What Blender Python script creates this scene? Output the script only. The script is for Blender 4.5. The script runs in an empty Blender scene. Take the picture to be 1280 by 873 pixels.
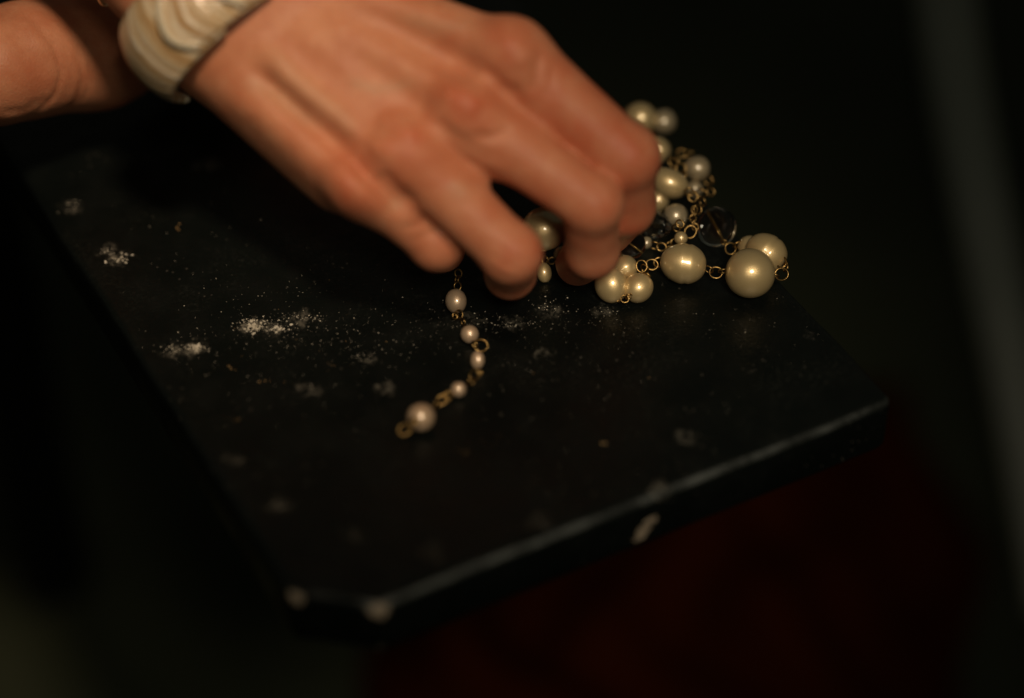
import bpy, bmesh, math, random
import numpy as np
from mathutils import Vector, Matrix

# ------------------------------------------------------------------ camera, world, lamps, exposure
SC = bpy.context.scene
COL = SC.collection
R = math.radians
PITCH, DIST, FIELD = R(44), 0.75, 0.325           # looking 44 deg down, 75 cm away, an 85 mm portrait lens
PXW, PXH = 1280, 873
FPX = DIST * PXW / FIELD
CAM = np.array([0, -DIST * math.cos(PITCH), DIST * math.sin(PITCH)])
FWD = -CAM / DIST
RGT = np.array([1.0, 0, 0])
UPV = np.cross(RGT, FWD)

cam = bpy.data.cameras.new('camera')
cam.sensor_width = 36
cam.lens = 36 * DIST / FIELD
cam.clip_start, cam.clip_end = 0.02, 50
cam.dof.use_dof = True
cam.dof.focus_distance = 0.766
cam.dof.aperture_fstop = 1.9
cam.dof.aperture_blades = 8
camo = bpy.data.objects.new('camera', cam)
camo.location = CAM
camo.rotation_euler = (math.pi / 2 - PITCH, 0, 0)
COL.objects.link(camo)
SC.camera = camo

wd = bpy.data.worlds.new('World'); SC.world = wd
wd.use_nodes = True
wd.node_tree.nodes['Background'].inputs[0].default_value = (1.0, 1.0, 0.72, 1)
wd.node_tree.nodes['Background'].inputs[1].default_value = 0.026

def spot(name, loc, target, power, color, size, cone, blend):
    l = bpy.data.lights.new(name, 'SPOT')
    l.energy, l.color, l.shadow_soft_size = power, color, size
    l.spot_size, l.spot_blend = R(cone), blend
    o = bpy.data.objects.new(name, l)
    o.location = loc
    o.rotation_euler = (Vector(target) - Vector(loc)).to_track_quat('-Z', 'Y').to_euler()
    COL.objects.link(o)
    return o

# a shaded warm lamp hanging over the bench, and an added fill lamp near the camera for the pearl highlights
spot('hanging_lamp_light', (0.06, -0.35, 1.04), (-0.112, 0.058, 0.05), 33, (1.0, 0.76, 0.52), 0.06, 17, 1.0)
spot('pearl_fill_light', (0.15, -0.66, 0.78), (0.054, -0.010, 0.0), 26, (1.0, 0.84, 0.62), 0.115, 20, 1.0)

SC.view_settings.view_transform = 'Standard'
SC.view_settings.look = 'None'
SC.view_settings.gamma = 1
SC.view_settings.exposure = 0
SC.view_settings.use_curve_mapping = False

# ------------------------------------------------------------------ helpers
def ray(x, y):
    return FWD + RGT * (x - PXW / 2) / FPX + UPV * (PXH / 2 - y) / FPX

def P(x, y, h):
    """the point h millimetres above the bench top that is seen at photo pixel (x, y), in metres"""
    d = ray(x, y)
    return CAM + d * ((h / 1000 - CAM[2]) / d[2])

def depth(p):
    return float((np.asarray(p) - CAM) @ FWD)

def project(V):
    q = V - CAM
    z = q @ FWD
    return PXW / 2 + FPX * (q @ RGT) / z, PXH / 2 - FPX * (q @ UPV) / z

def rest(x, y, rpx, lift=0.0):
    """centre and radius of a ball seen at (x, y) with pixel radius rpx, resting lift mm above the bench"""
    p = P(x, y, 5)
    for _ in range(6):
        r = rpx * depth(p) / FPX
        p = P(x, y, r * 1000 + lift)
    return p, rpx * depth(p) / FPX

def mesh_obj(name, verts, faces, mat=None, parent=None, smooth=True):
    me = bpy.data.meshes.new(name)
    me.from_pydata([tuple(map(float, v)) for v in verts], [], [tuple(map(int, f)) for f in faces])
    if smooth:
        me.shade_smooth()
    if mat:
        me.materials.append(mat)
    o = bpy.data.objects.new(name, me)
    COL.objects.link(o)
    if parent is not None:
        o.parent = parent
    return o

def outward(me):
    bm = bmesh.new(); bm.from_mesh(me)
    bmesh.ops.recalc_face_normals(bm, faces=bm.faces)
    bm.to_mesh(me); bm.free()

def tag(o, label=None, cat=None, group=None, kind=None):
    for k, v in (('label', label), ('category', cat), ('group', group), ('kind', kind)):
        if v:
            o[k] = v
    return o

def empty(name, loc):
    o = bpy.data.objects.new(name, None)
    o.empty_display_size = 0.01
    COL.objects.link(o)
    o.location = loc
    return o

def under(o, par):
    """parent o to par keeping its world place (par has only a location)"""
    o.parent = par
    o.matrix_parent_inverse = Matrix.Translation(-par.location)

# ------------------------------------------------------------------ materials
class NT:
    def __init__(self, name):
        self.m = bpy.data.materials.new(name)
        self.m.use_nodes = True
        self.t = self.m.node_tree
        self.b = self.t.nodes['Principled BSDF']
    def n(self, typ, **kw):
        nd = self.t.nodes.new('ShaderNode' + typ)
        for k, v in kw.items():
            if k.startswith('i_'):
                key = k[2:]
                nd.inputs[int(key) if key.isdigit() else key.replace('_', ' ')].default_value = v
            else:
                setattr(nd, k, v)
        return nd
    def l(self, a, b):
        self.t.links.new(a, b)
    def set(self, **kw):
        for k, v in kw.items():
            self.b.inputs[k.replace('_', ' ')].default_value = v
    def noise(self, vec, scale, detail=4, rough=0.55, out=0):
        nd = self.n('TexNoise', i_Scale=scale, i_Detail=detail, i_Roughness=rough)
        self.l(vec, nd.inputs['Vector'])
        return nd.outputs[out]
    def ramp(self, fac, stops):
        r = self.n('ValToRGB')
        e = r.color_ramp.elements
        while len(e) > 1:
            e.remove(e[-1])
        e[0].position, e[0].color = stops[0][0], stops[0][1]
        for p, c in stops[1:]:
            x = e.new(p); x.color = c
        self.l(fac, r.inputs[0])
        return r.outputs[0]
    def math(self, op, a, b=None, clamp=False):
        nd = self.n('Math', operation=op, use_clamp=clamp)
        for i, v in enumerate((a, b)):
            if v is None: continue
            if isinstance(v, (int, float)): nd.inputs[i].default_value = v
            else: self.l(v, nd.inputs[i])
        return nd.outputs[0]
    def maprange(self, v, a, b, c=0.0, d=1.0, smooth=True):
        nd = self.n('MapRange', interpolation_type='SMOOTHSTEP' if smooth else 'LINEAR')
        nd.inputs[1].default_value, nd.inputs[2].default_value = a, b
        nd.inputs[3].default_value, nd.inputs[4].default_value = c, d
        self.l(v, nd.inputs[0])
        return nd.outputs[0]
    def mix(self, fac, a, b):
        nd = self.n('Mix', data_type='RGBA')
        for sock, v in ((nd.inputs[0], fac), (nd.inputs[6], a), (nd.inputs[7], b)):
            if isinstance(v, (int, float, tuple)): sock.default_value = v
            else: self.l(v, sock)
        return nd.outputs[2]
    def bump(self, h, strength, dist):
        nd = self.n('Bump', i_Strength=strength, i_Distance=dist)
        self.l(h, nd.inputs['Height'])
        self.l(nd.outputs[0], self.b.inputs['Normal'])
    def coord(self, which='Object'):
        return self.n('TexCoord').outputs[which]

def mat_pearl(name, col, col2, metal=0.45):
    k = NT(name)
    oi = k.n('ObjectInfo')
    c = k.coord()
    nz = k.noise(c, 210, 3)
    base = k.mix(k.maprange(nz, .35, .65), col + (1,), col2 + (1,))
    base = k.mix(k.math('MULTIPLY', oi.outputs['Random'], .5), base, (col[0] * .86, col[1] * .80, col[2] * .70, 1))
    k.l(k.math('ADD', .32, k.math('MULTIPLY', oi.outputs['Random'], .18)), k.b.inputs['Roughness'])
    k.l(base, k.b.inputs['Base Color'])
    k.set(Metallic=metal, Roughness=0.42, Coat_Weight=1.0, Coat_Roughness=0.14, Coat_IOR=1.85)
    k.b.inputs['Specular IOR Level'].default_value = 0.5
    k.b.inputs['Sheen Weight'].default_value = 0.0
    k.bump(k.noise(c, 420, 4), 0.12, 0.0006)
    return k.m

def mat_gold():
    k = NT('aged_gold_wire')
    nz = k.noise(k.coord(), 900, 3)
    k.l(k.mix(nz, (.22, .13, .04, 1), (.38, .25, .10, 1)), k.b.inputs['Base Color'])
    k.set(Metallic=1.0, Roughness=0.3)
    return k.m

def mat_glass():
    k = NT('clear_glass')
    k.set(Base_Color=(.97, .96, .95, 1), Roughness=0.015, IOR=1.49)
    k.b.inputs['Transmission Weight'].default_value = 1.0
    return k.m

def mat_skin():
    k = NT('skin')
    c = k.coord()
    fl = k.n('Attribute', attribute_name='flush_shade').outputs['Fac']
    vn = k.n('Attribute', attribute_name='vein_sheen').outputs['Fac']
    blot = k.noise(c, 75, 5, .65)
    base = k.mix(k.maprange(blot, .3, .7), (.50, .180, .092, 1), (.60, .265, .148, 1))
    base = k.mix(k.math('MULTIPLY', fl, k.maprange(k.noise(c, 130, 4), .3, .7, .35, .85)), base, (.50, .108, .048, 1))
    base = k.mix(k.math('MULTIPLY', vn, 0.75), base, (.43, .29, .18, 1))  # pale grey veins and ridge sheen, mixed into the skin colour
    fine = k.noise(c, 1100, 3)
    base = k.mix(k.maprange(fine, .35, .7, 0, .16), base, (.40, .16, .09, 1))
    k.l(base, k.b.inputs['Base Color'])
    k.set(Roughness=0.5)
    k.b.inputs['Specular IOR Level'].default_value = 0.3
    k.b.inputs['Subsurface Weight'].default_value = 0.2
    k.b.inputs['Subsurface Radius'].default_value = (1.0, .32, .16)
    k.b.inputs['Subsurface Scale'].default_value = 0.0025
    vo = k.n('TexVoronoi', i_Scale=750.0, feature='DISTANCE_TO_EDGE')
    k.l(c, vo.inputs['Vector'])
    h = k.math('ADD', k.math('MULTIPLY', vo.outputs[0], 0.8), k.math('MULTIPLY', k.noise(c, 260, 4), 1.2))
    k.bump(h, 0.17, 0.0009)
    return k.m

def mat_shell():
    k = NT('shell')
    uv = k.coord('UV')
    sep = k.n('SeparateXYZ'); k.l(uv, sep.inputs[0])
    oc = k.coord()
    v = k.math('ADD', sep.outputs[1], k.math('MULTIPLY', k.noise(oc, 90, 4), 0.10))
    nd = k.n('TexNoise', noise_dimensions='1D', i_Scale=17.0, i_Detail=5, i_Roughness=0.6)
    k.l(v, nd.inputs['W'])
    band = k.ramp(nd.outputs[0], [(.30, (.33, .17, .055, 1)), (.44, (.50, .33, .16, 1)), (.55, (.60, .49, .33, 1)), (.68, (.66, .60, .50, 1))])
    lip = k.maprange(sep.outputs[1], .90, .97)
    col = k.mix(lip, band, (.70, .63, .48, 1))
    k.l(col, k.b.inputs['Base Color'])
    k.set(Roughness=0.33, Coat_Weight=0.5, Coat_Roughness=0.2)
    k.b.inputs['Subsurface Weight'].default_value = 0.25
    k.b.inputs['Subsurface Radius'].default_value = (1, .7, .4)
    k.b.inputs['Subsurface Scale'].default_value = 0.003
    k.bump(k.math('ADD', nd.outputs[0], k.math('MULTIPLY', k.noise(oc, 500, 3), .25)), 0.45, 0.0009)
    return k.m

def mat_bench(smudges, chips):
    k = NT('chipped_black_paint')
    c = k.coord()
    warp = k.n('VectorMath', operation='MULTIPLY_ADD')
    wn = k.n('TexNoise', i_Scale=170.0, i_Detail=6.0, i_Roughness=0.75); k.l(c, wn.inputs['Vector'])
    k.l(wn.outputs['Color'], warp.inputs[0])
    warp.inputs[1].default_value = (.018, .012, 0)
    k.l(c, warp.inputs[2])
    off = k.n('VectorMath', operation='SUBTRACT'); k.l(warp.outputs[0], off.inputs[0])
    off.inputs[1].default_value = (.009, .006, 0)
    def blob(p, r, hard):
        d = k.n('VectorMath', operation='DISTANCE')
        k.l(off.outputs[0], d.inputs[0]); d.inputs[1].default_value = tuple(p)
        return k.maprange(d.outputs['Value'], r * (0.25 if not hard else .6), r * (1 if not hard else .85), 1, 0)
    sm = None
    for p, r, a in smudges:
        b = k.math('MULTIPLY', blob(p, r, False), a * .5)
        sm = b if sm is None else k.math('MAXIMUM', sm, b)
    ch = None
    for p, r in chips:
        b = blob(p, r, True)
        ch = b if ch is None else k.math('MAXIMUM', ch, b)
    grime = k.maprange(k.noise(c, 34, 6, .65), .46, .78)
    fine = k.maprange(k.noise(c, 700, 4, .7), .45, .75)
    dust = k.math('MULTIPLY', grime, fine)
    base = k.mix(k.math('MULTIPLY', dust, .3), (.0030, .0043, .0038, 1), (.080, .084, .072, 1))
    spk = k.n('TexVoronoi', i_Scale=330.0); k.l(c, spk.inputs['Vector'])
    dots = k.math('MULTIPLY', k.maprange(spk.outputs['Distance'], .10, .17, 1, 0), k.maprange(k.noise(c, 45, 3), .52, .66))
    base = k.mix(k.math('MULTIPLY', dots, .5), base, (.11, .10, .085, 1))
    base = k.mix(k.math('MULTIPLY', sm, k.maprange(k.noise(c, 380, 5, .75), .42, .62)), base, (.36, .33, .27, 1))
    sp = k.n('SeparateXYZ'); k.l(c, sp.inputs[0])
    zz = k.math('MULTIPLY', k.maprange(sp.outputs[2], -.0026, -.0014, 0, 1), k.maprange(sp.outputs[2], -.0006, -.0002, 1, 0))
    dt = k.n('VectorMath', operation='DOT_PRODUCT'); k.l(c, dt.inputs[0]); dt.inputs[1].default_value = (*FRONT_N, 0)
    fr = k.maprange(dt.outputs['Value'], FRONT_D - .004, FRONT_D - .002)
    wear_highlight = k.math('MULTIPLY', k.math('MULTIPLY', zz, fr), k.maprange(k.noise(c, 70, 5, .7), .36, .66, .12, 1))  # worn grey paint that also carries the front edge's painted highlight line
    base = k.mix(wear_highlight, base, (.075, .083, .080, 1))
    wood = k.mix(k.noise(c, 300, 4), (.26, .20, .14, 1), (.40, .34, .26, 1))
    base = k.mix(ch, base, wood)
    k.l(base, k.b.inputs['Base Color'])
    k.l(k.maprange(k.noise(c, 60, 5), .3, .7, .28, .45), k.b.inputs['Roughness'])
    k.b.inputs['Specular IOR Level'].default_value = 0.3
    h = k.math('ADD', k.noise(c, 120, 5, .6), k.math('MULTIPLY', k.noise(c, 900, 3), .35))
    h = k.math('SUBTRACT', h, k.math('MULTIPLY', ch, .8))
    k.bump(h, 0.4, 0.0012)
    return k.m

def mat_plain(name, a, b, scale, rough, metal=0.0, bump=0.2, bd=.002, spec=0.4):
    k = NT(name)
    c = k.coord()
    nz = k.noise(c, scale, 5, .6)
    k.l(k.mix(k.maprange(nz, .3, .7), a + (1,), b + (1,)), k.b.inputs['Base Color'])
    k.set(Roughness=rough, Metallic=metal)
    k.b.inputs['Specular IOR Level'].default_value = spec
    k.bump(nz, bump, bd)
    return k.m

M_PEARL = mat_pearl('cream_pearl', (.76, .57, .28), (.82, .65, .36), .55)
M_PEARL_GREY = mat_pearl('silvery_pearl', (.46, .37, .23), (.52, .44, .30), .45)
M_PEARL_PINK = mat_pearl('pinkish_pearl', (.68, .49, .33), (.75, .57, .41), .5)
M_GOLD = mat_gold()
M_GLASS = mat_glass()
M_SKIN = mat_skin()
M_SHELL = mat_shell()
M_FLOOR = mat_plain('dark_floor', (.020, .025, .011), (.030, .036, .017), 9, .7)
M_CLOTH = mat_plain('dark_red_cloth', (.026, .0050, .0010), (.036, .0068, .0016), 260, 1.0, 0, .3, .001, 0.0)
M_TUBE = mat_plain('dull_grey_metal', (.62, .63, .59), (.70, .70, .66), 25, .55, 0.1)
M_CRUMB = mat_plain('plaster_dust', (.42, .385, .31), (.66, .61, .52), 240, .9, 0, .3, .0005)
M_CRUMB_TAN = mat_plain('tan_grit', (.38, .22, .08), (.46, .30, .13), 300, .7, 0, .3, .0005)

# ------------------------------------------------------------------ the floor and the bench
FLOOR_Z = -0.44
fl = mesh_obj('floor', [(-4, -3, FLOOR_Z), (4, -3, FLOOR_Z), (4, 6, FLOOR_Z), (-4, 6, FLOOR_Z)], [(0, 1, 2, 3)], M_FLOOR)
tag(fl, kind='structure')

def g(x, y):                      # a point of the bench top
    return P(x, y, 0)[:2]
cA, cB, cC = g(362, 741), g(474, 757), g(1120, 500)
axis = g(0, 174) - cA; axis /= np.linalg.norm(axis)          # the bench runs away to the back left
LEN = 1.05
cD = cC + axis * LEN
cE = cA + axis * (LEN + float((cC - cA) @ axis))
# chamfered front corner, rounded far-right corner
crn = cC
efr = (cC - cB) / np.linalg.norm(cC - cB)
outline = [cA, cB]
rr = 0.005
for i in range(7):
    t = i / 6
    a, b_ = crn - efr * rr, crn + axis * rr
    outline.append((1 - t) ** 2 * a + 2 * t * (1 - t) * crn + t * t * b_)
outline += [cD, cE]
dense = []                                                  # finer steps so that the worn edge can wobble
for i, p in enumerate(outline):
    q = outline[(i + 1) % len(outline)]
    n = max(1, int(np.linalg.norm(q - p) / 0.006))
    for j in range(n):
        dense.append(p + (q - p) * j / n)
dense = np.array(dense)
random.seed(4); rng = np.random.default_rng(4)
def inset(poly, d):
    nx = np.roll(poly, -1, 0) - np.roll(poly, 1, 0)
    nx /= np.linalg.norm(nx, axis=1)[:, None]
    nrm = np.stack([-nx[:, 1], nx[:, 0]], 1)
    ctr = poly.mean(0)
    s = np.sign(((ctr - poly) * nrm).sum(1).sum())
    d = np.broadcast_to(d, (len(poly),))
    return poly + nrm * s * d[:, None]
wob = np.convolve(rng.normal(0, 1, len(dense) + 4), np.ones(5) / 5, 'valid') * 0.0005
TH = 0.022
prof = [(0.0036, 0.0), (0.0028, 0.0), (0.0017, -0.0002), (0.0008, -0.0008), (0.0002, -.0017), (0.0, -0.0028), (0.0, -.005), (0.0, -TH + .003), (.001, -TH + .001), (.003, -TH)]
V, F = [], []
nD = len(dense)
for d, z in prof:
    for p in inset(dense, d + wob * (1 if z > -.01 else .4)):
        V.append((p[0], p[1], z))
for k in range(len(prof) - 1):
    for i in range(nD):
        j = (i + 1) % nD
        F.append((k * nD + i, k * nD + j, (k + 1) * nD + j, (k + 1) * nD + i))
F.append(list(range(nD)))
F.append(list(range((len(prof) - 1) * nD, len(prof) * nD))[::-1])
smudge = [((*g(x, y), 0), r / 1000, a) for x, y, r, a in [
    (388, 487, 4.0, .55), (482, 485, 4.0, .5), (860, 546, 4.2, .35), (348, 632, 5.0, .45), (90, 258, 5, .4), (148, 322, 5, .75),
    (132, 312, 4, .5), (262, 205, 6, .25), (675, 652, 4, .35), (320, 408, 5, .8), (348, 412, 4, .8), (244, 435, 5, .85), (218, 438, 4, .55),
    (640, 404, 5, .45), (375, 398, 5, .5), (690, 388, 5, .4), (460, 448, 3, .5), (752, 390, 4, .4), (600, 402, 4, .35), (585, 395, 4, .3),
    (680, 442, 3, .4), (540, 690, 6, .12), (290, 575, 4, .3), (440, 668, 4, .2), (1012, 420, 3, .25)]]
smudge += [((*g(824, 611), -.0005), .0035, .8)]
chips = [((*g(474, 757), -.003), .0038), ((*g(366, 738), -.003), .0034), ((*g(476, 764), -.021), .0035)]
fr_t = (P(800, 620, 0)[:2] - cB) @ efr
fc = cB + efr * fr_t
chips += [((fc[0], fc[1], -.0145), .0040), ((*(fc + efr * .003), -.0105), .0024)]
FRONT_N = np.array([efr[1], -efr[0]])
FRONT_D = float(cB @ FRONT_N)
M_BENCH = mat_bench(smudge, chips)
bench = empty('bench', (float((cA[0] + cD[0]) / 2), float((cA[1] + cD[1]) / 2), FLOOR_Z))
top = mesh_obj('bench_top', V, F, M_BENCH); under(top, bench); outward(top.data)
side = np.array([-axis[1], axis[0]])
if side @ (cC - cA) < 0: side = -side
wid = float((cC - cA) @ side)
def box(name, ctr, hx, hy, z0, z1, mat, par):
    v = []
    for z in (z0, z1):
        for a, b in ((-1, -1), (1, -1), (1, 1), (-1, 1)):
            p = ctr + axis * hx * a + side * hy * b
            v.append((p[0], p[1], z))
    o = mesh_obj(name, v, [(0, 1, 2, 3), (7, 6, 5, 4), (0, 4, 5, 1), (1, 5, 6, 2), (2, 6, 7, 3), (3, 7, 4, 0)], mat, None, False)
    under(o, par)
    bv = o.modifiers.new('bevel', 'BEVEL'); bv.width = .002; bv.segments = 2
    return o
for s in (.42, .92):
    for w in (.14, .86):
        box('leg', cA + axis * s + side * wid * w, .018, .018, FLOOR_Z, -TH, M_BENCH, bench)
tag(bench, 'narrow bench painted black, chipped at its front corner and dusted with pale crumbs', 'bench')

# dust, flakes and grit lying on the paint
def flakes(name, spots, mat, label, cat, seed):
    rg = np.random.default_rng(seed)
    V, F = [], []
    for cx, cy, sx, sy, n, smin_, smax in spots:
        for _ in range(int(n * 1.5)):
            p = P(rg.normal(cx, sx), rg.normal(cy, sy), 0)
            a = ((p[:2] - cA) @ side) / wid
            if not .01 < a < .985 or (p[:2] - cA) @ axis < -.01 and (p[:2] - cB) @ axis < .004:
                continue
            s = (smin_ + (smax - smin_) * rg.random() ** 2.4) / 1000
            k = rg.integers(4, 7)
            an = np.sort(rg.random(k)) * 2 * math.pi
            st = rg.uniform(.5, 1.0); ro = rg.random() * 6.28
            ring = []
            for t in an:
                rad = s * rg.uniform(.55, 1)
                x_, y_ = rad * math.cos(t), rad * st * math.sin(t)
                ring.append((x_ * math.cos(ro) - y_ * math.sin(ro), x_ * math.sin(ro) + y_ * math.cos(ro)))
            b = len(V)
            h = s * rg.uniform(.25, .6)
            for x_, y_ in ring: V.append((p[0] + x_, p[1] + y_, 0.00002))
            for x_, y_ in ring: V.append((p[0] + x_ * .75, p[1] + y_ * .75, h * rg.uniform(.6, 1.1)))
            V.append((p[0], p[1], h))
            for i in range(k):
                j = (i + 1) % k
                F.append((b + i, b + j, b + k + j, b + k + i))
                F.append((b + k + i, b + k + j, b + 2 * k))
    return tag(mesh_obj(name, V, F, mat, None, False), label, cat, None, 'stuff')
flakes('plaster_crumbs', [
    (318, 409, 7, 3.5, 34, .25, 1.3), (322, 404, 12, 4, 40, .12, .6), (347, 412, 6, 2.5, 22, .2, 1.1), (335, 409, 16, 5, 50, .08, .4), (305, 402, 6, 3, 14, .1, .5), (375, 397, 18, 3, 45, .1, .45),
    (246, 435, 7, 3, 26, .2, 1.2), (240, 437, 12, 4, 36, .1, .5), (215, 437, 8, 4, 22, .1, .5), (150, 323, 8, 3, 14, .3, 1.2), (134, 314, 7, 3, 8, .3, .9), (90, 258, 8, 5, 9, .2, .7),
    (420, 410, 70, 18, 100, .08, .3), (300, 430, 80, 35, 120, .08, .32), (500, 420, 90, 28, 110, .07, .28), (450, 447, 10, 3, 16, .1, .4),
    (630, 405, 28, 5, 60, .08, .45), (690, 384, 14, 7, 40, .08, .5), (752, 388, 12, 4, 26, .08, .4), (700, 405, 60, 15, 80, .07, .25),
    (560, 480, 200, 60, 130, .06, .24), (700, 470, 200, 60, 130, .06, .22), (600, 580, 230, 70, 120, .07, .25), (900, 410, 80, 22, 60, .06, .22),
    (1014, 389, 5, 3, 6, .1, .4), (330, 300, 120, 45, 30, .08, .3), (180, 240, 60, 30, 14, .08, .3), (370, 350, 90, 14, 34, .07, .28), (470, 360, 30, 6, 16, .07, .3)],
    M_CRUMB, 'pale plaster crumbs and dust scattered over the black bench top', 'dust', 7)
flakes('tan_grit', [(290, 458, 3, 5, 4, .3, .55), (330, 474, 4, 3, 3, .3, .5), (295, 528, 4, 3, 3, .3, .55), (758, 555, 5, 2, 3, .3, .6), (582, 565, 6, 2, 3, .3, .5),
    (610, 550, 8, 3, 3, .2, .4), (225, 284, 3, 3, 2, .4, .6), (416, 457, 3, 3, 3, .2, .4), (360, 420, 60, 40, 9, .15, .35), (700, 520, 150, 60, 9, .15, .35)],
    M_CRUMB_TAN, 'tan grit specks lying among the pale crumbs on the bench', 'grit', 9)

# ------------------------------------------------------------------ dim things on the floor around
def tube_mesh(pts, rad, seg=12, closed=False):
    pts = [np.array(p, float) for p in pts]
    n = len(pts)
    V, F = [], []
    up = np.array([0.123, 0.31, 0.94])
    for i, p in enumerate(pts):
        a = pts[(i - 1) % n] if closed or i > 0 else p
        b = pts[(i + 1) % n] if closed or i < n - 1 else p
        t = (b - a) / np.linalg.norm(b - a)
        x = np.cross(up, t); x /= np.linalg.norm(x); y = np.cross(t, x)
        r = rad[i] if hasattr(rad, '__len__') else rad
        for k in range(seg):
            an = 2 * math.pi * k / seg
            V.append(p + r * (math.cos(an) * x + math.sin(an) * y))
    m = n if closed else n - 1
    for i in range(m):
        for k in range(seg):
            a, b = i * seg, ((i + 1) % n) * seg
            F.append((a + k, a + (k + 1) % seg, b + (k + 1) % seg, b + k))
    if not closed:
        F.append(tuple(range(seg))[::-1]); F.append(tuple(range((n - 1) * seg, n * seg)))
    return V, F

def smooth_path(ctrl, n):
    c = [np.array(p, float) for p in ctrl]
    c = [2 * c[0] - c[1]] + c + [2 * c[-1] - c[-2]]
    out = []
    for i in range(1, len(c) - 2):
        for j in range(n):
            t = j / n
            p0, p1, p2, p3 = c[i - 1:i + 3]
            out.append(.5 * (2 * p1 + (p2 - p0) * t + (2 * p0 - 5 * p1 + 4 * p2 - p3) * t * t + (3 * p1 - p0 - 3 * p2 + p3) * t ** 3))
    out.append(c[-2])
    return out
hz = FLOOR_Z * 1000 + 11
path = smooth_path([P(1168, -140, hz), P(1180, -20, hz), P(1198, 110, hz), P(1226, 260, hz), P(1260, 430, hz), P(1290, 600, hz), P(1318, 760, hz)], 10)
v, f = tube_mesh(path, .011, 16)
tag(mesh_obj('metal_tube', v, f, M_TUBE), 'long bent grey tube lying on the dark floor beyond the bench', 'tube')

def cloth():
    n = 70
    c = P(850, 770, FLOOR_Z * 1000)
    rg = np.random.default_rng(3)
    waves = [(rg.uniform(8, 34), rg.uniform(0, 6.28), rg.uniform(0, 6.28), rg.uniform(.002, .010)) for _ in range(9)]
    V, F = [], []
    for i in range(n):
        for j in range(n):
            u, w = i / (n - 1) - .5, j / (n - 1) - .5
            x, y = u * .30, w * .36
            z = .022
            for k_, a, ph, am in waves:
                z += am * math.sin(k_ * (x * math.cos(a) + y * math.sin(a)) * 3 + ph + 2 * math.sin(9 * y + ph))
            e = min(.5 - abs(u), .5 - abs(w))
            z *= min(1, .15 + e * 6)
            V.append((c[0] + x + .014 * math.sin(w * 11), c[1] + y + .016 * math.sin(u * 9 + 1), FLOOR_Z + .004 + max(z, 0)))
    for i in range(n - 1):
        for j in range(n - 1):
            F.append((i * n + j, (i + 1) * n + j, (i + 1) * n + j + 1, i * n + j + 1))
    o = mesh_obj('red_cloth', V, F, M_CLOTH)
    s = o.modifiers.new('thick', 'SOLIDIFY'); s.thickness = .0015; s.offset = 1
    tag(o, 'dark red cloth lying crumpled on the floor under the front of the bench', 'cloth')
cloth()

# ------------------------------------------------------------------ the necklace
neck = empty('pearl_necklace', tuple(P(855, 345, 0)))
tag(neck, 'heaped necklace of cream pearls and clear glass beads on fine gold links', 'necklace')
rngp = np.random.default_rng(11)

def ball_mesh(name, mat, seed, lumps=0.03, groove=0.0, squash=(1, 1, 1), nu=40, nv=24):
    rg = np.random.default_rng(seed)
    dirs = rg.normal(size=(6, 3)); dirs /= np.linalg.norm(dirs, axis=1)[:, None]
    amp = rg.uniform(-1, 1, 6)
    V, F = [], []
    for i in range(nv + 1):
        th = math.pi * i / nv
        for j in range(nu):
            ph = 2 * math.pi * j / nu
            d = np.array([math.sin(th) * math.cos(ph), math.sin(th) * math.sin(ph), math.cos(th)])
            r = 1 + lumps * float((amp * (dirs @ d) ** 3).sum())
            r -= 0.05 * math.exp(-((1 - abs(d[2])) / .02) ** 2)
            if groove:
                r -= groove * math.exp(-((d[2] - .12) / .09) ** 2) - groove * .5 * math.exp(-((d[2] - .12) / .3) ** 2)
            V.append(d * r * np.array(squash))
    for i in range(nv):
        for j in range(nu):
            a, b = i * nu + j, i * nu + (j + 1) % nu
            F.append((a, a + nu, b + nu, b))
    me = bpy.data.meshes.new(name)
    me.from_pydata([tuple(v) for v in V], [], F)
    me.shade_smooth(); me.materials.append(mat)
    return me

def img_dir(dx, dy, tow=0.0):
    """a world direction that runs (dx right, dy down) across the photograph, tow towards the camera"""
    d = RGT * dx - UPV * dy - FWD * tow
    return Vector(d / np.linalg.norm(d))

PEARLS = {}
def pearl(key, x, y, rpx, lift=0, mat=M_PEARL, ax=(1, 0, 0), asp=1.0, lumps=.03, groove=0, seed=None, label=None):
    p, r = rest(x, y, rpx, lift)
    me = ball_mesh('pearl', mat, seed or len(PEARLS) + 50, lumps, groove, (1, 1, asp))
    o = bpy.data.objects.new('pearl', me); COL.objects.link(o)
    o.rotation_mode = 'QUATERNION'
    o.rotation_quaternion = img_dir(*ax).to_track_quat('Z', 'Y')
    o.location = p; o.scale = (r, r, r)
    under(o, neck)
    if label: o['label'] = label
    PEARLS[key] = (p, r, img_dir(*ax), r * asp)
    return o

def link(p, rad, n, wire=.00042, stretch=1.0, along=(1, 0, 0)):
    """a small ring of gold wire at p whose plane has normal n"""
    n = Vector(n).normalized()
    a = Vector(along); a = (a - n * a.dot(n))
    a = a.normalized() if a.length > 1e-4 else n.orthogonal().normalized()
    b = n.cross(a)
    pts = [np.array(p) + rad * (stretch * math.cos(t) * np.array(a) + math.sin(t) * np.array(b)) for t in np.linspace(0, 2 * math.pi, 18, endpoint=False)]
    v, f = tube_mesh(pts, wire, 7, True)
    o = mesh_obj('wire_link', v, f, M_GOLD); under(o, neck)
    return o

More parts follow.
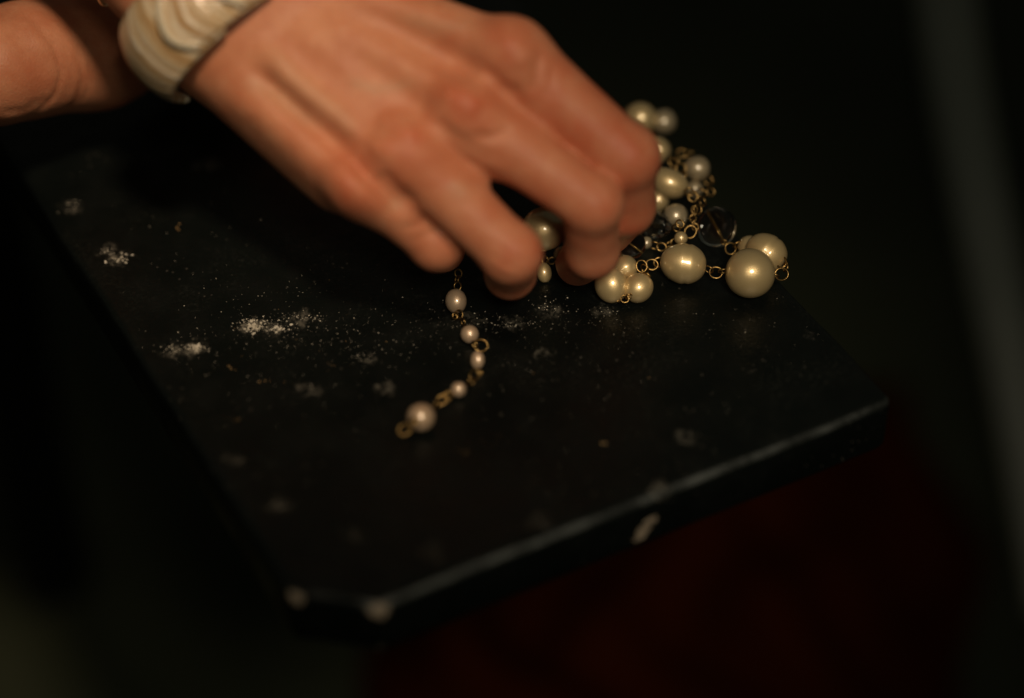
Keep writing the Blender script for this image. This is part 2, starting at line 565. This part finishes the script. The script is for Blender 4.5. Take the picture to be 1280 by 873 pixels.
TOCAM = -FWD
def loop_at(x, y, rpx, h=None, ax=(1, 0, 0), face=0.8, tw=0.3, stretch=1.15):
    """a link seen at (x,y); face=1 shows its full ring to the camera"""
    p, r = rest(x, y, rpx, 0)
    if h is not None: p = P(x, y, h)
    a = img_dir(*ax)
    perp = Vector(np.cross(np.array(a), TOCAM)).normalized()
    n = Vector(TOCAM) * face + perp * (1 - face) + a * tw * .2
    return link(p, r, n, .00031 * depth(p) / .77, stretch, a)

def chain(pts, rpx=4.2, hs=4):
    """links threaded along photo points [(x, y, h mm), ...]"""
    Q = [P(*q) for q in pts]
    path = smooth_path(Q, 12)
    L = np.cumsum([0] + [np.linalg.norm(path[i + 1] - path[i]) for i in range(len(path) - 1)])
    r = rpx * depth(path[0]) / FPX
    step = r * 1.75
    n = max(1, int(round(L[-1] / step)))
    for k in range(n + 1):
        s = L[-1] * k / n
        i = min(len(path) - 2, int(np.searchsorted(L, s, 'right') - 1))
        t = (s - L[i]) / max(1e-9, L[i + 1] - L[i])
        p = path[i] * (1 - t) + path[i + 1] * t
        tan = path[i + 1] - path[i]; tan /= np.linalg.norm(tan)
        n1 = np.cross(tan, TOCAM); n1 /= np.linalg.norm(n1); n2 = np.cross(n1, tan)
        w = .95 if k % 2 == 0 else .35
        link(p, r, n2 * w + n1 * (1 - w) * (1 if k % 3 else -1), .0003, 1.2, tan)

# right-hand group
pearl('A', 938, 342, 31.5, 0, ax=(1, .05, 0), lumps=.025)
pearl('B', 958, 316, 25, 1.0, ax=(.7, .5, .2), lumps=.05, groove=.05, asp=1.08)
pearl('C', 937, 309, 15, 1.0, ax=(1, -.3, 0), lumps=.05)
pearl('D', 855, 329, 25.5, 0, ax=(1, .12, .1), asp=1.14, lumps=.05, groove=.055)
pearl('E', 851, 298, 8.5, 7.5, ax=(0, 1, 0))
pearl('F', 764, 357, 21, 0, ax=(.3, 1, 0), asp=1.1, lumps=.05)
pearl('G', 798, 360, 18.5, 0, ax=(-.6, .6, 0), asp=1.06, lumps=.05)
pearl('H', 781, 336, 16, 2.0, ax=(.4, 1, 0), lumps=.07, groove=.03)
pearl('I', 844, 271, 15.5, 2, M_PEARL_GREY, ax=(1, .3, 0), lumps=.05)
pearl('J', 838, 230, 18.5, 6, ax=(1, .45, 0), asp=1.3, lumps=.05)
pearl('K', 822, 250, 15, 0, ax=(1, .3, 0))
pearl('L', 822, 188, 17, 2, ax=(.4, 1, 0), lumps=.05)
pearl('M', 800, 149, 21, 2, ax=(1, .3, 0), lumps=.06)
pearl('N', 830, 152, 16, 2, M_PEARL_GREY, ax=(.2, 1, 0), lumps=.10)
pearl('O', 873, 211, 16, 4, M_PEARL_GREY, ax=(1, .8, 0), lumps=.07)
pearl('Q', 868, 237, 11, 1, M_PEARL_GREY, ax=(1, .3, 0))
pearl('R', 680, 287, 28, 12, ax=(.3, 1, 0), lumps=.05)
pearl('S', 680, 341, 9.5, 0, ax=(.15, 1, 0), asp=1.35)
pearl('T', 702, 318, 10, 0, ax=(.6, 1, 0))
pearl('U', 808, 304, 8, 4, M_PEARL_GREY, ax=(1, .2, 0), asp=.9)
# the tail that runs out towards the front
pearl('a', 570, 377, 13.5, 0, M_PEARL_PINK, ax=(.1, 1, 0), asp=1.16, lumps=.04)
pearl('b', 587, 418, 11.5, 0, M_PEARL_PINK, ax=(.5, 1, 0), lumps=.03)
pearl('c', 597, 450, 9, 0, M_PEARL_PINK, ax=(-.05, 1, 0), asp=1.3, lumps=.04)
pearl('d', 573, 487, 10, 0, M_PEARL_PINK, ax=(-1, .55, 0), lumps=.03)
pearl('e', 526, 522, 18, 0, M_PEARL_PINK, ax=(-1, .7, 0), lumps=.09)

# clear glass beads
def lathe(name, prof, mat, seg=40):
    V, F = [], []
    n = len(prof)
    for i, (r, z) in enumerate(prof):
        for k in range(seg):
            a = 2 * math.pi * k / seg
            V.append((r * math.cos(a), r * math.sin(a), z))
    for i in range(n - 1):
        for k in range(seg):
            F.append((i * seg + k, i * seg + (k + 1) % seg, (i + 1) * seg + (k + 1) % seg, (i + 1) * seg + k))
    F.append(tuple(range(seg))[::-1]); F.append(tuple(range((n - 1) * seg, n * seg)))
    me = bpy.data.meshes.new(name); me.from_pydata(V, [], F); me.materials.append(mat)
    outward(me)
    return me
disc = lathe('glass_bead', [(.02, -.40), (.3, -.39), (.55, -.365), (.78, -.32), (.90, -.285), (.93, -.25), (1.0, -.14), (1.0, .14), (.93, .25), (.90, .285), (.78, .32), (.55, .365), (.3, .39), (.02, .40)], M_GLASS)
disc.shade_smooth()
disc.set_sharp_from_angle(angle=R(24)) if hasattr(disc, 'set_sharp_from_angle') else None
def glass(x, y, rpx, lift, nrm, wire, label):
    p, r = rest(x, y, rpx, lift)
    o = bpy.data.objects.new('glass_bead', disc); COL.objects.link(o)
    o.rotation_mode = 'QUATERNION'
    n = img_dir(*nrm)
    o.rotation_quaternion = n.to_track_quat('Z', 'Y'); o.location = p; o.scale = (r, r, r)
    under(o, neck); o['label'] = label
    w = img_dir(*wire); w = (w - n * w.dot(n)).normalized()
    a, b = Vector(p) - w * r * 1.02, Vector(p) + w * r * 1.02
    v, f = tube_mesh([a, a.lerp(b, .5), b], .00045, 8)
    under(mesh_obj('wire_pin', v, f, M_GOLD), neck)
    return p, r
glass(896, 284, 25, 0, (-.51, -.05, 1), (.62, .95, 0), 'clear round flat glass bead with gold pin through it')
glass(788, 306, 19, 5, (-.15, -.35, 1), (.9, .75, 0), 'clear glass bead half hidden by the fingers')
# faceted crystal
cr = lathe('crystal_bead', [(.25, -1), (.78, -.55), (1, 0), (.78, .55), (.25, 1)], M_GLASS, 8)
p, r = rest(820, 281, 18, 1)
o = bpy.data.objects.new('crystal_bead', cr); COL.objects.link(o)
o.rotation_mode = 'QUATERNION'; o.rotation_quaternion = img_dir(1, .25, .2).to_track_quat('Z', 'Y'); o.location = p; o.scale = (r, r, r * 1.1)
under(o, neck); o['label'] = 'faceted clear crystal bead'

# gold links
for x, y, rr_, h, ax, fc_ in [
    (886, 337, 5, 6, (1, .4, 0), .45), (895, 341, 7, 5, (1, .1, 0), .85), (904, 339, 5, 7, (1, 0, 0), .3),
    (977, 328, 6, 8, (0, 1, 0), .8), (982, 334, 5, 7, (0, 1, 0), .3), (977, 343, 7.5, 7, (1, .1, 0), .9), (969, 345, 4, 7, (1, 0, 0), .3),
    (913, 311, 6.5, 5, (.2, 1, 0), .9), (922, 306, 5, 6, (1, -.4, 0), .4), (905, 303, 3.2, 6, (1, .6, 0), .6),
    (872, 262, 5, 12, (.3, 1, 0), .7), (878, 252, 5, 12, (.5, 1, 0), .4), (866, 246, 5.5, 12, (.2, 1, 0), .85), (876, 242, 6, 10, (1, .3, 0), .6), (888, 240, 4.5, 8, (1, .6, 0), .8), (862, 240, 5, 13, (1, .2, 0), .7),
    (824, 328, 6, 5, (1, -.4, 0), .85), (815, 331, 6.5, 5, (1, .2, 0), .9), (806, 336, 5, 7, (.4, 1, 0), .5), (802, 333, 6.5, 8, (.2, 1, 0), .9), (808, 346, 4.5, 8, (.5, 1, 0), .6),
    (772, 373, 4.5, 4, (1, .2, 0), .7), (781, 374, 4.5, 4, (1, 0, 0), .9), (786, 371, 3.8, 5, (1, -.3, 0), .5),
    (863, 290, 7, 9, (.6, -1, 0), .9), (818, 307, 5, 6, (1, .4, 0), .6), (827, 309, 5, 6, (1, .1, 0), .85), (836, 306, 4.5, 6, (1, -.4, 0), .4), (843, 303, 4.2, 7, (1, -.3, 0), .8),
    (842, 203, 5, 12, (1, .3, 0), .8), (851, 211, 6, 12, (.6, 1, 0), .8), (854, 219, 4.6, 12, (.2, 1, 0), .5), (838, 200, 4.4, 12, (1, .2, 0), .5), (846, 285, 4.4, 11, (.6, .6, 0), .7), (850, 280, 4.4, 13, (.6, .6, 0), .8),
    (771, 318, 6, 8, (.1, 1, 0), .8), (852, 192, 5, 9, (1, .2, 0), .8), (862, 193, 4.6, 9, (1, .3, 0), .5), (886, 226, 5, 6, (.1, 1, 0), .7),
    (574, 393, 4.6, 3, (.4, 1, 0), .75), (569, 395, 3.6, 3, (0, 1, 0), .7), (579, 403, 4.6, 2.2, (.5, 1, 0), .35),
    (601, 432, 7.5, 2.4, (1, .3, 0), .9), (593, 431, 4.2, 2.6, (.6, 1, 0), .45),
    (593, 469, 6, 2.2, (-.3, 1, 0), .85), (589, 477, 5, 2.2, (-1, .6, 0), .45), (599, 466, 4, 2.2, (0, 1, 0), .6),
    (560, 495, 5, 2.4, (-1, .7, 0), .8), (553, 500, 6, 2.2, (-1, .6, 0), .85), (546, 506, 4.5, 2.6, (-1, .6, 0), .5),
    (506, 537, 7, 2.6, (-1, .5, 0), .9), (513, 532, 4.5, 3.4, (-1, .6, 0), .5),
    (572, 358, 4.5, 2.6, (.2, 1, 0), .8), (571, 350, 4.5, 3, (0, 1, 0), .35), (573, 342, 4.5, 3.4, (.2, 1, 0), .8),
    (681, 325, 4, 3, (.1, 1, 0), .8), (690, 326, 4.2, 4, (1, -.6, 0), .7)]:
    loop_at(x, y, rr_, h, ax, fc_, rngp.uniform(-1, 1))
chain([(868, 262, 13), (866, 275, 11), (869, 284, 9)], 3.8)
chain([(812, 165, 5), (808, 172, 5)], 4)
# a gold bead cap on the last pearl
p, r, a, ra = PEARLS['e']
q = np.array(p) + np.array(img_dir(-.42, .22, .85)) * r * .98
me = ball_mesh('bead_cap', M_GOLD, 3, .02, 0, (1, 1, .6), 16, 10)
o = bpy.data.objects.new('bead_cap', me); COL.objects.link(o)
o.location = q; o.scale = (r * .34,) * 3; under(o, neck)

# ------------------------------------------------------------------ the person: hand, wrists
def seg_d(X, a, b, ra, rb):
    ab = b - a
    L = float(ab @ ab)
    t = np.clip(((X - a) @ ab) / max(L, 1e-9), 0, 1)
    d = X - a - t[..., None] * ab
    return np.sqrt((d * d).sum(-1)) - (ra + (rb - ra) * t)
def smin(a, b, k):
    h = np.clip(.5 + .5 * (b - a) / k, 0, 1)
    return b + (a - b) * h - k * h * (1 - h)

def surface_net(fun, lo, hi, vox):
    """mesh the zero level of fun (millimetres)"""
    ax = [np.arange(lo[i], hi[i] + vox, vox) for i in range(3)]
    D = np.empty([len(a) for a in ax], np.float32)
    for i in range(0, len(ax[0]), 16):
        X = np.stack(np.meshgrid(ax[0][i:i + 16], ax[1], ax[2], indexing='ij'), -1)
        D[i:i + 16] = fun(X)
    S = D < 0
    nx, ny, nz = D.shape
    cnt = np.zeros((nx - 1, ny - 1, nz - 1), np.int16)
    crn_ = [(a, b, c) for a in (0, 1) for b in (0, 1) for c in (0, 1)]
    sl = lambda A, o: A[o[0]:nx - 1 + o[0], o[1]:ny - 1 + o[1], o[2]:nz - 1 + o[2]]
    for o in crn_: cnt += sl(S, o)
    act = (cnt > 0) & (cnt < 8)
    idx = -np.ones(act.shape, np.int64)
    cells = np.argwhere(act)
    idx[act] = np.arange(len(cells))
    acc = np.zeros((len(cells), 3)); num = np.zeros(len(cells))
    for a in crn_:
        for d in range(3):
            if a[d] == 0:
                b = list(a); b[d] = 1
                da = sl(D, a)[act]; db = sl(D, b)[act]
                m = (da < 0) != (db < 0)
                t = np.where(m, da / np.where(m, da - db, 1), 0)
                pt = np.repeat(np.array([a], float), len(cells), 0); pt[:, d] = t
                acc[m] += pt[m]; num[m] += 1
    V = (cells + acc / num[:, None]) * vox + np.array(lo)
    F = []
    for d in range(3):
        e1, e2 = [(1, 2), (2, 0), (0, 1)][d]
        sa = [slice(1, -1)] * 3; sb = [slice(1, -1)] * 3
        sa[d] = slice(0, -1); sb[d] = slice(1, None)
        A, B = S[tuple(sa)], S[tuple(sb)]
        for flip in (0, 1):
            e = np.argwhere(A & ~B if flip == 0 else ~A & B)
            off = np.ones(3, int); off[d] = 0
            c = e + off
            def at(o1, o2):
                q = c.copy(); q[:, e1] -= o1; q[:, e2] -= o2
                return idx[q[:, 0], q[:, 1], q[:, 2]]
            quad = np.stack([at(1, 1), at(0, 1), at(0, 0), at(1, 0)], 1)
            if flip: quad = quad[:, ::-1]
            F.append(quad)
    return V, np.concatenate(F)

def relax(V, F, it, lam=.5):
    E = np.concatenate([F[:, [0, 1]], F[:, [1, 2]], F[:, [2, 3]], F[:, [3, 0]]])
    for k in range(it):
        acc = np.zeros_like(V); n = np.zeros(len(V))
        for a, b in ((0, 1), (1, 0)):
            np.add.at(acc, E[:, a], V[E[:, b]]); np.add.at(n, E[:, a], 1)
        V = V + (acc / n[:, None] - V) * (lam if k % 2 == 0 else -lam * .96)
    return V

def normals(V, F):
    n = np.cross(V[F[:, 2]] - V[F[:, 0]], V[F[:, 3]] - V[F[:, 1]])
    N = np.zeros_like(V)
    for k in range(4): np.add.at(N, F[:, k], n)
    return N / np.maximum(np.linalg.norm(N, axis=1), 1e-9)[:, None]

def mm(x, y, h): return P(x, y, h) * 1000

JOINT = {
    'index':  [mm(638, 72, 86), mm(781, 196, 60), mm(782, 258, 37), mm(762, 290, 15)],
    'middle': [mm(580, 142, 75), mm(740, 254, 53), mm(740, 314, 29), mm(722, 330, 11)],
    'ring':   [mm(512, 194, 66), mm(638, 316, 42), mm(638, 342, 19), mm(632, 330, 9)],
    'pinky':  [mm(450, 226, 60), mm(544, 304, 37), mm(552, 312, 18), mm(560, 308, 9)]}
RAD = {'index': (11.2, 9.9, 9.0, 7.4), 'middle': (10.4, 8.8, 8.2, 7.2), 'ring': (10.0, 8.8, 7.8, 6.8), 'pinky': (8.6, 7.8, 6.8, 6.0)}
WR = [mm(318, -40, 98), mm(300, -8, 94), mm(284, 26, 88), mm(270, 58, 82)]      # carpal row, thumb side to little-finger side
Wc = sum(WR) / 4
MC = sum(JOINT[k][0] for k in JOINT) / 4
arm_dir = (Wc - MC) / np.linalg.norm(Wc - MC)
arm_dir = arm_dir * .84 + np.array([-.05, .34, .32]); arm_dir /= np.linalg.norm(arm_dir)
row = WR[0] - WR[3]; row /= np.linalg.norm(row)
dorsal = np.cross(row, arm_dir); dorsal /= np.linalg.norm(dorsal)
if dorsal @ TOCAM < 0: dorsal = -dorsal
row = np.cross(arm_dir, dorsal); row /= np.linalg.norm(row)
if row @ (WR[0] - WR[3]) < 0: row = -row
THUMB = [Wc + row * 16 - dorsal * 12, mm(520, 60, 52), mm(660, 190, 34), mm(735, 268, 16)]

def hand_sdf(X):
    palm = None
    for i, k in enumerate(JOINT):
        j = JOINT[k][0]
        d = seg_d(X, WR[i] - dorsal * 5, j - dorsal * 3.5, 11.5, 10.8)
        d = smin(d, seg_d(X, WR[i] - dorsal * 10, j - dorsal * 12 - (j - WR[i]) * .06, 10, 8.5), 6)
        palm = d if palm is None else smin(palm, d, 7)
    # heel of the hand, ball of the thumb, forearm
    palm = smin(palm, seg_d(X, WR[3] - dorsal * 12, JOINT['pinky'][0] - dorsal * 15 - (JOINT['pinky'][0] - WR[3]) * .25, 10, 8.5), 8)
    ul = -row
    palm = smin(palm, seg_d(X, WR[3] + ul * 4 - dorsal * 12, JOINT['pinky'][0] + ul * 4 - dorsal * 12 - (JOINT['pinky'][0] - WR[3]) * .12, 10.5, 9), 7)
    palm = smin(palm, seg_d(X, THUMB[0], THUMB[1], 12, 10), 9)
    for s in (-1, 0, 1):
        a = Wc + row * 10.5 * s - dorsal * 6
        palm = smin(palm, seg_d(X, a, a + arm_dir * 190 + row * 8 * s - dorsal * 3, 17, 23), 8)
    # knuckle heads
    for k in JOINT:
        j = JOINT[k][0]
        palm = smin(palm, np.sqrt(((X - j - dorsal * 1.6) ** 2).sum(-1)) - RAD[k][0] * .84, 6)
    for a, b, t, rr2 in (('index', 'middle', .36, 7.0), ('middle', 'ring', .30, 6.0), ('ring', 'pinky', .24, 5.5)):
        A, B = JOINT[a], JOINT[b]                      # webs between the fingers
        palm = smin(palm, seg_d(X, A[0] + (A[1] - A[0]) * t - dorsal * 4, B[0] + (B[1] - B[0]) * t - dorsal * 4, rr2, rr2), 5)
    out = palm
    for k in JOINT:
        J, Rr = JOINT[k], RAD[k]
        d = seg_d(X, J[0], J[1], Rr[0], Rr[1])
        mid = (J[0] * .55 + J[1] * .45)
        d = smin(d, seg_d(X, J[1], J[2], Rr[1], Rr[2]), 3)
        d = smin(d, seg_d(X, J[2], J[3], Rr[2], Rr[3]), 3)
        # rounded joint on the back of the bend
        b = (J[1] - J[0]) / np.linalg.norm(J[1] - J[0]) - (J[2] - J[1]) / np.linalg.norm(J[2] - J[1])
        b /= np.linalg.norm(b) + 1e-9
        d = smin(d, np.sqrt(((X - J[1] - b * 1.4) ** 2).sum(-1)) - Rr[1] * .93, 3)
        out = np.minimum(out, smin(palm, d, 6.5))
    d = seg_d(X, THUMB[1], THUMB[2], 10.5, 9)
    d = smin(d, seg_d(X, THUMB[2], THUMB[3], 9, 7), 4)
    out = np.minimum(out, smin(palm, d, 8))
    return out

allp = np.array([p for k in JOINT for p in JOINT[k]] + WR + THUMB + [Wc + arm_dir * 190])
lo, hi = allp.min(0) - 30, allp.max(0) + 30
lo[2] = min(lo[2], -4)
Vh, Fh = surface_net(hand_sdf, lo, hi, 1.35)
Vh = relax(Vh, Fh, 8)

def pix_lines(V, N, lines):
    """sum of amplitude * gaussian of the distance to photo polylines, on skin that faces the viewer"""
    x, y = project(V / 1000)
    vis = np.clip((N @ TOCAM) * 2.2, 0, 1)
    out = np.zeros(len(V))
    for pts, w, amp in lines:
        best = np.full(len(V), 1e9); bt = np.zeros(len(V))
        tot = len(pts) - 1
        for i in range(tot):
            a, b = np.array(pts[i], float), np.array(pts[i + 1], float)
            ab = b - a
            t = np.clip(((x - a[0]) * ab[0] + (y - a[1]) * ab[1]) / (ab @ ab), 0, 1)
            d = np.hypot(x - a[0] - t * ab[0], y - a[1] - t * ab[1])
            m = d < best
            best[m] = d[m]; bt[m] = (i + t[m]) / tot
        fade = np.clip(np.minimum(bt, 1 - bt) * 5 + .15, 0, 1)
        out += amp * np.exp(-(best / w) ** 2) * fade * vis
    return out

def hand_detail(V, F):
    N = normals(V, F)
    low = V[:, 2] > 22
    d = pix_lines(V, N, [
        ([(322, 44), (362, 100), (412, 140), (462, 184), (500, 192)], 18, 1.8),      # little finger tendon
        ([(312, 82), (352, 118), (396, 158), (440, 194), (484, 250)], 14, -2.2),     # the valley under it
        ([(440, 192), (470, 230), (505, 270)], 9, -1.8),
        ([(268, 112), (330, 144), (390, 196), (430, 226), (500, 280)], 20, .8),     # edge of the little finger's bone
        ([(360, 30), (440, 92), (500, 150)], 20, .7),
        ([(400, 20), (480, 62), (560, 116)], 20, .8),
        ([(430, -10), (520, 16), (610, 46)], 20, .8),
        ([(430, 66), (500, 106), (545, 144)], 17, -.8),
        ([(470, 20), (550, 62), (605, 100)], 17, -1.1),
        ([(545, 150), (560, 168), (590, 186)], 9, -.8),
        ([(600, 82), (628, 112), (650, 124)], 10, -1.0),
        ([(476, 216), (492, 238), (520, 258)], 9, -1.2),
        ([(470, 150), (500, 158), (520, 178)], 12, .7), ([(550, 116), (580, 124), (600, 140)], 13, .8), ([(622, 48), (646, 60), (660, 84)], 14, .6),
        ([(566, 226), (580, 238), (588, 246)], 9, .5), ([(560, 176), (600, 200), (636, 214)], 7, .45),
        ([(676, 62), (672, 92), (664, 118)], 5, -.8), ([(690, 80), (688, 106), (682, 124)], 4, -.5),
        ([(590, 170), (618, 172), (640, 160)], 5, -.8),
        ([(600, 268), (630, 284)], 5, -.0), ([(612, 316), (630, 330), (652, 338)], 4.5, -.45), ([(618, 304), (640, 322), (660, 328)], 4, -.3), ([(608, 330), (626, 346), (648, 350)], 4, -.35),
        ([(500, 288), (524, 282), (540, 268)], 5, -.5), ([(506, 300), (530, 296), (552, 282)], 4, -.35),
        ([(738, 212), (764, 232), (772, 252)], 5, -.2), ([(730, 222), (752, 244), (760, 266)], 4, -.25),
        ([(776, 160), (800, 176), (814, 196)], 4, -.2)])
    return V + N * d[:, None] * 1.4
Vh = hand_detail(Vh, Fh)

# the other wrist, resting dimly behind at the left
OA = [mm(-120, 68, 44), mm(-4, 88, 46)]
OB = [mm(30, 76, 44), mm(120, 60, 36), mm(240, 10, 28)]
def other_sdf(X):
    heel = seg_d(X, OA[0], OA[1], 25, 18.5)
    arm = smin(seg_d(X, OB[0], OB[1], 20, 19.5), seg_d(X, OB[1], OB[2], 19.5, 20), 8)
    arm = smin(arm, seg_d(X, OB[2], OB[2] + np.array([70, 80, 10]), 20, 26), 10)
    return smin(heel, arm, 2.2)
ap = np.array(OA + OB + [OB[2] + np.array([70, 80, 10])])
Vo, Fo = surface_net(other_sdf, ap.min(0) - 32, ap.max(0) + 32, 1.35)
Vo = relax(Vo, Fo, 6)
No = normals(Vo, Fo)
do = pix_lines(Vo, No, [
    ([(10, 4), (44, 28), (68, 58), (78, 92), (68, 122), (40, 146)], 3.2, -.6),
    ([(22, 0), (62, 26), (88, 60), (97, 96), (88, 124), (60, 146)], 4, .25),
    ([(34, 0), (72, 28), (98, 62), (105, 98), (96, 126), (70, 148)], 3, -.22),
    ([(60, 4), (92, 40), (112, 76), (112, 110), (96, 138)], 3, -.3),
    ([(60, 150), (20, 158), (-10, 162)], 5, -.5), ([(0, 140), (30, 138), (60, 122)], 4, -.3),
    ([(0, 28), (34, 40), (60, 66)], 10, .4)])
Vo = Vo + No * do[:, None]

Vp = np.concatenate([Vh, Vo]); Fp = np.concatenate([Fh, Fo + len(Vh)])
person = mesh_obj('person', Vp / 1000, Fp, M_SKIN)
tag(person, 'bare hand with curled fingers picking up pearls, other bare wrist resting behind', 'person')
Np = normals(Vp, Fp)
flush_shade = np.zeros(len(Vp)); vein_sheen = np.zeros(len(Vp))
for k in JOINT:
    for c, s, a in ((JOINT[k][0] + dorsal * 10, 14, .7), (JOINT[k][1], 11, .75), (JOINT[k][2], 11, .55), (JOINT[k][3], 11, .8)):
        flush_shade = np.maximum(flush_shade, a * np.exp(-((Vp - c) ** 2).sum(1) / s ** 2))
for k, a in (('index', .85), ('middle', .40), ('ring', .30), ('pinky', .28)):  # reddened fingers; on the index it also paints in the dimmer light
    J = JOINT[k]
    t0 = J[0] * .7 + J[1] * .3
    dd = np.minimum(seg_d(Vp, t0, J[1], 0, 0), np.minimum(seg_d(Vp, J[1], J[2], 0, 0), seg_d(Vp, J[2], J[3], 0, 0)))
    flush_shade = np.maximum(flush_shade, a * np.clip((15 - dd) / 5, 0, 1))
flush_shade = np.clip(flush_shade + pix_lines(Vp, Np, [
    ([(400, 210), (440, 250), (478, 262)], 16, .35), ([(500, 170), (520, 182)], 14, .4), ([(560, 120), (590, 130), (606, 136)], 18, .4), ([(620, 40), (650, 56)], 18, .4),
    ([(620, 320), (660, 318), (672, 300)], 14, .5), ([(740, 240), (770, 262)], 18, .4), ([(780, 160), (812, 200), (816, 240)], 22, .35), ([(30, 100), (66, 92)], 22, .3)]), 0, 1)
vein_sheen = np.clip(pix_lines(Vp, Np, [  # faint veins plus painted sheen along the raised tendons
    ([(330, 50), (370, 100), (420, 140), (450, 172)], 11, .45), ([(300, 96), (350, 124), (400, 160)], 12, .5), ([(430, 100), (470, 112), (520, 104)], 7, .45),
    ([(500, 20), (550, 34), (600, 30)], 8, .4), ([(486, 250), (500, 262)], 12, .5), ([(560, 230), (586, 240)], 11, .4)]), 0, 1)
for nm, arr in (('flush_shade', flush_shade), ('vein_sheen', vein_sheen)):
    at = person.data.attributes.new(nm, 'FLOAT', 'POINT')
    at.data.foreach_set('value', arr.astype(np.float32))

# ------------------------------------------------------------------ the shell bracelet
BC = mm(271, 4, 92)
brac = empty('bracelet', tuple(BC / 1000))
tag(brac, 'chunky bracelet of overlapping banded cream shell pieces worn on the wrist', 'bracelet')
ulnar = -row
def shell(th0, th1, hw, lift0, lift1, seed, skew=.0):
    rg = np.random.default_rng(seed)
    nu, nv = 26, 60
    ph = rg.uniform(0, 6.28)
    V, UVs, F = [], [], []
    for i in range(nv):
        v = i / (nv - 1)
        for j in range(nu):
            u = -1 + 2 * j / (nu - 1)
            th = R(th0 + (th1 - th0) * v - 15 * v * (abs(u) ** 2.4) + skew * u * v)
            rx, ry = 29.3, 22.5                       # along the row of knuckles, along the back of the hand
            lift = lift0 + (lift1 - lift0) * v ** 1.3
            dome = 4.2 * (1 - abs(u) ** 2.4) * (.75 + .25 * v)
            ridge = .10 * math.sin(v * 40 + ph + .6 * u) + .08 * math.sin(v * 71 + ph)
            rim = .45 * math.exp(-((v - .96) / .035) ** 2)
            k = lift + dome + ridge + rim - 3.0
            p = BC + arm_dir * hw * u * (1 - .08 * v) - dorsal * 6 + ulnar * math.sin(th) * (rx + k) + dorsal * math.cos(th) * (ry + k)
            V.append(p / 1000); UVs.append((j / (nu - 1), v))
    for i in range(nv - 1):
        for j in range(nu - 1):
            F.append((i * nu + j, i * nu + j + 1, (i + 1) * nu + j + 1, (i + 1) * nu + j))
    o = mesh_obj('shell', V, F, M_SHELL)
    uvl = o.data.uv_layers.new(name='UVMap')
    for lp in o.data.loops:
        uvl.data[lp.index].uv = UVs[lp.vertex_index]
    s = o.modifiers.new('thick', 'SOLIDIFY'); s.thickness = .0022; s.offset = 0
    under(o, brac)
    return o
shell(8, 130, 13.5, 1.0, 3.0, 1, -6)
shell(-30, 32, 13.0, 1.6, 2.7, 2, -10)
shell(-75, -4, 12.5, 2.0, 3.6, 3, -10)
shell(-150, -50, 13, 1.0, 4.0, 4)
shell(-230, -120, 13, 1.0, 4.0, 5)
shell(112, 190, 11, -1.0, 1.5, 6)
# a stud bead with its gold ring on the elbow side
c = P(133, -3, 78)
me = ball_mesh('stud_bead', M_PEARL, 5, .02)
o = bpy.data.objects.new('stud_bead', me); COL.objects.link(o); o.location = c; o.scale = (.003,) * 3; under(o, brac)
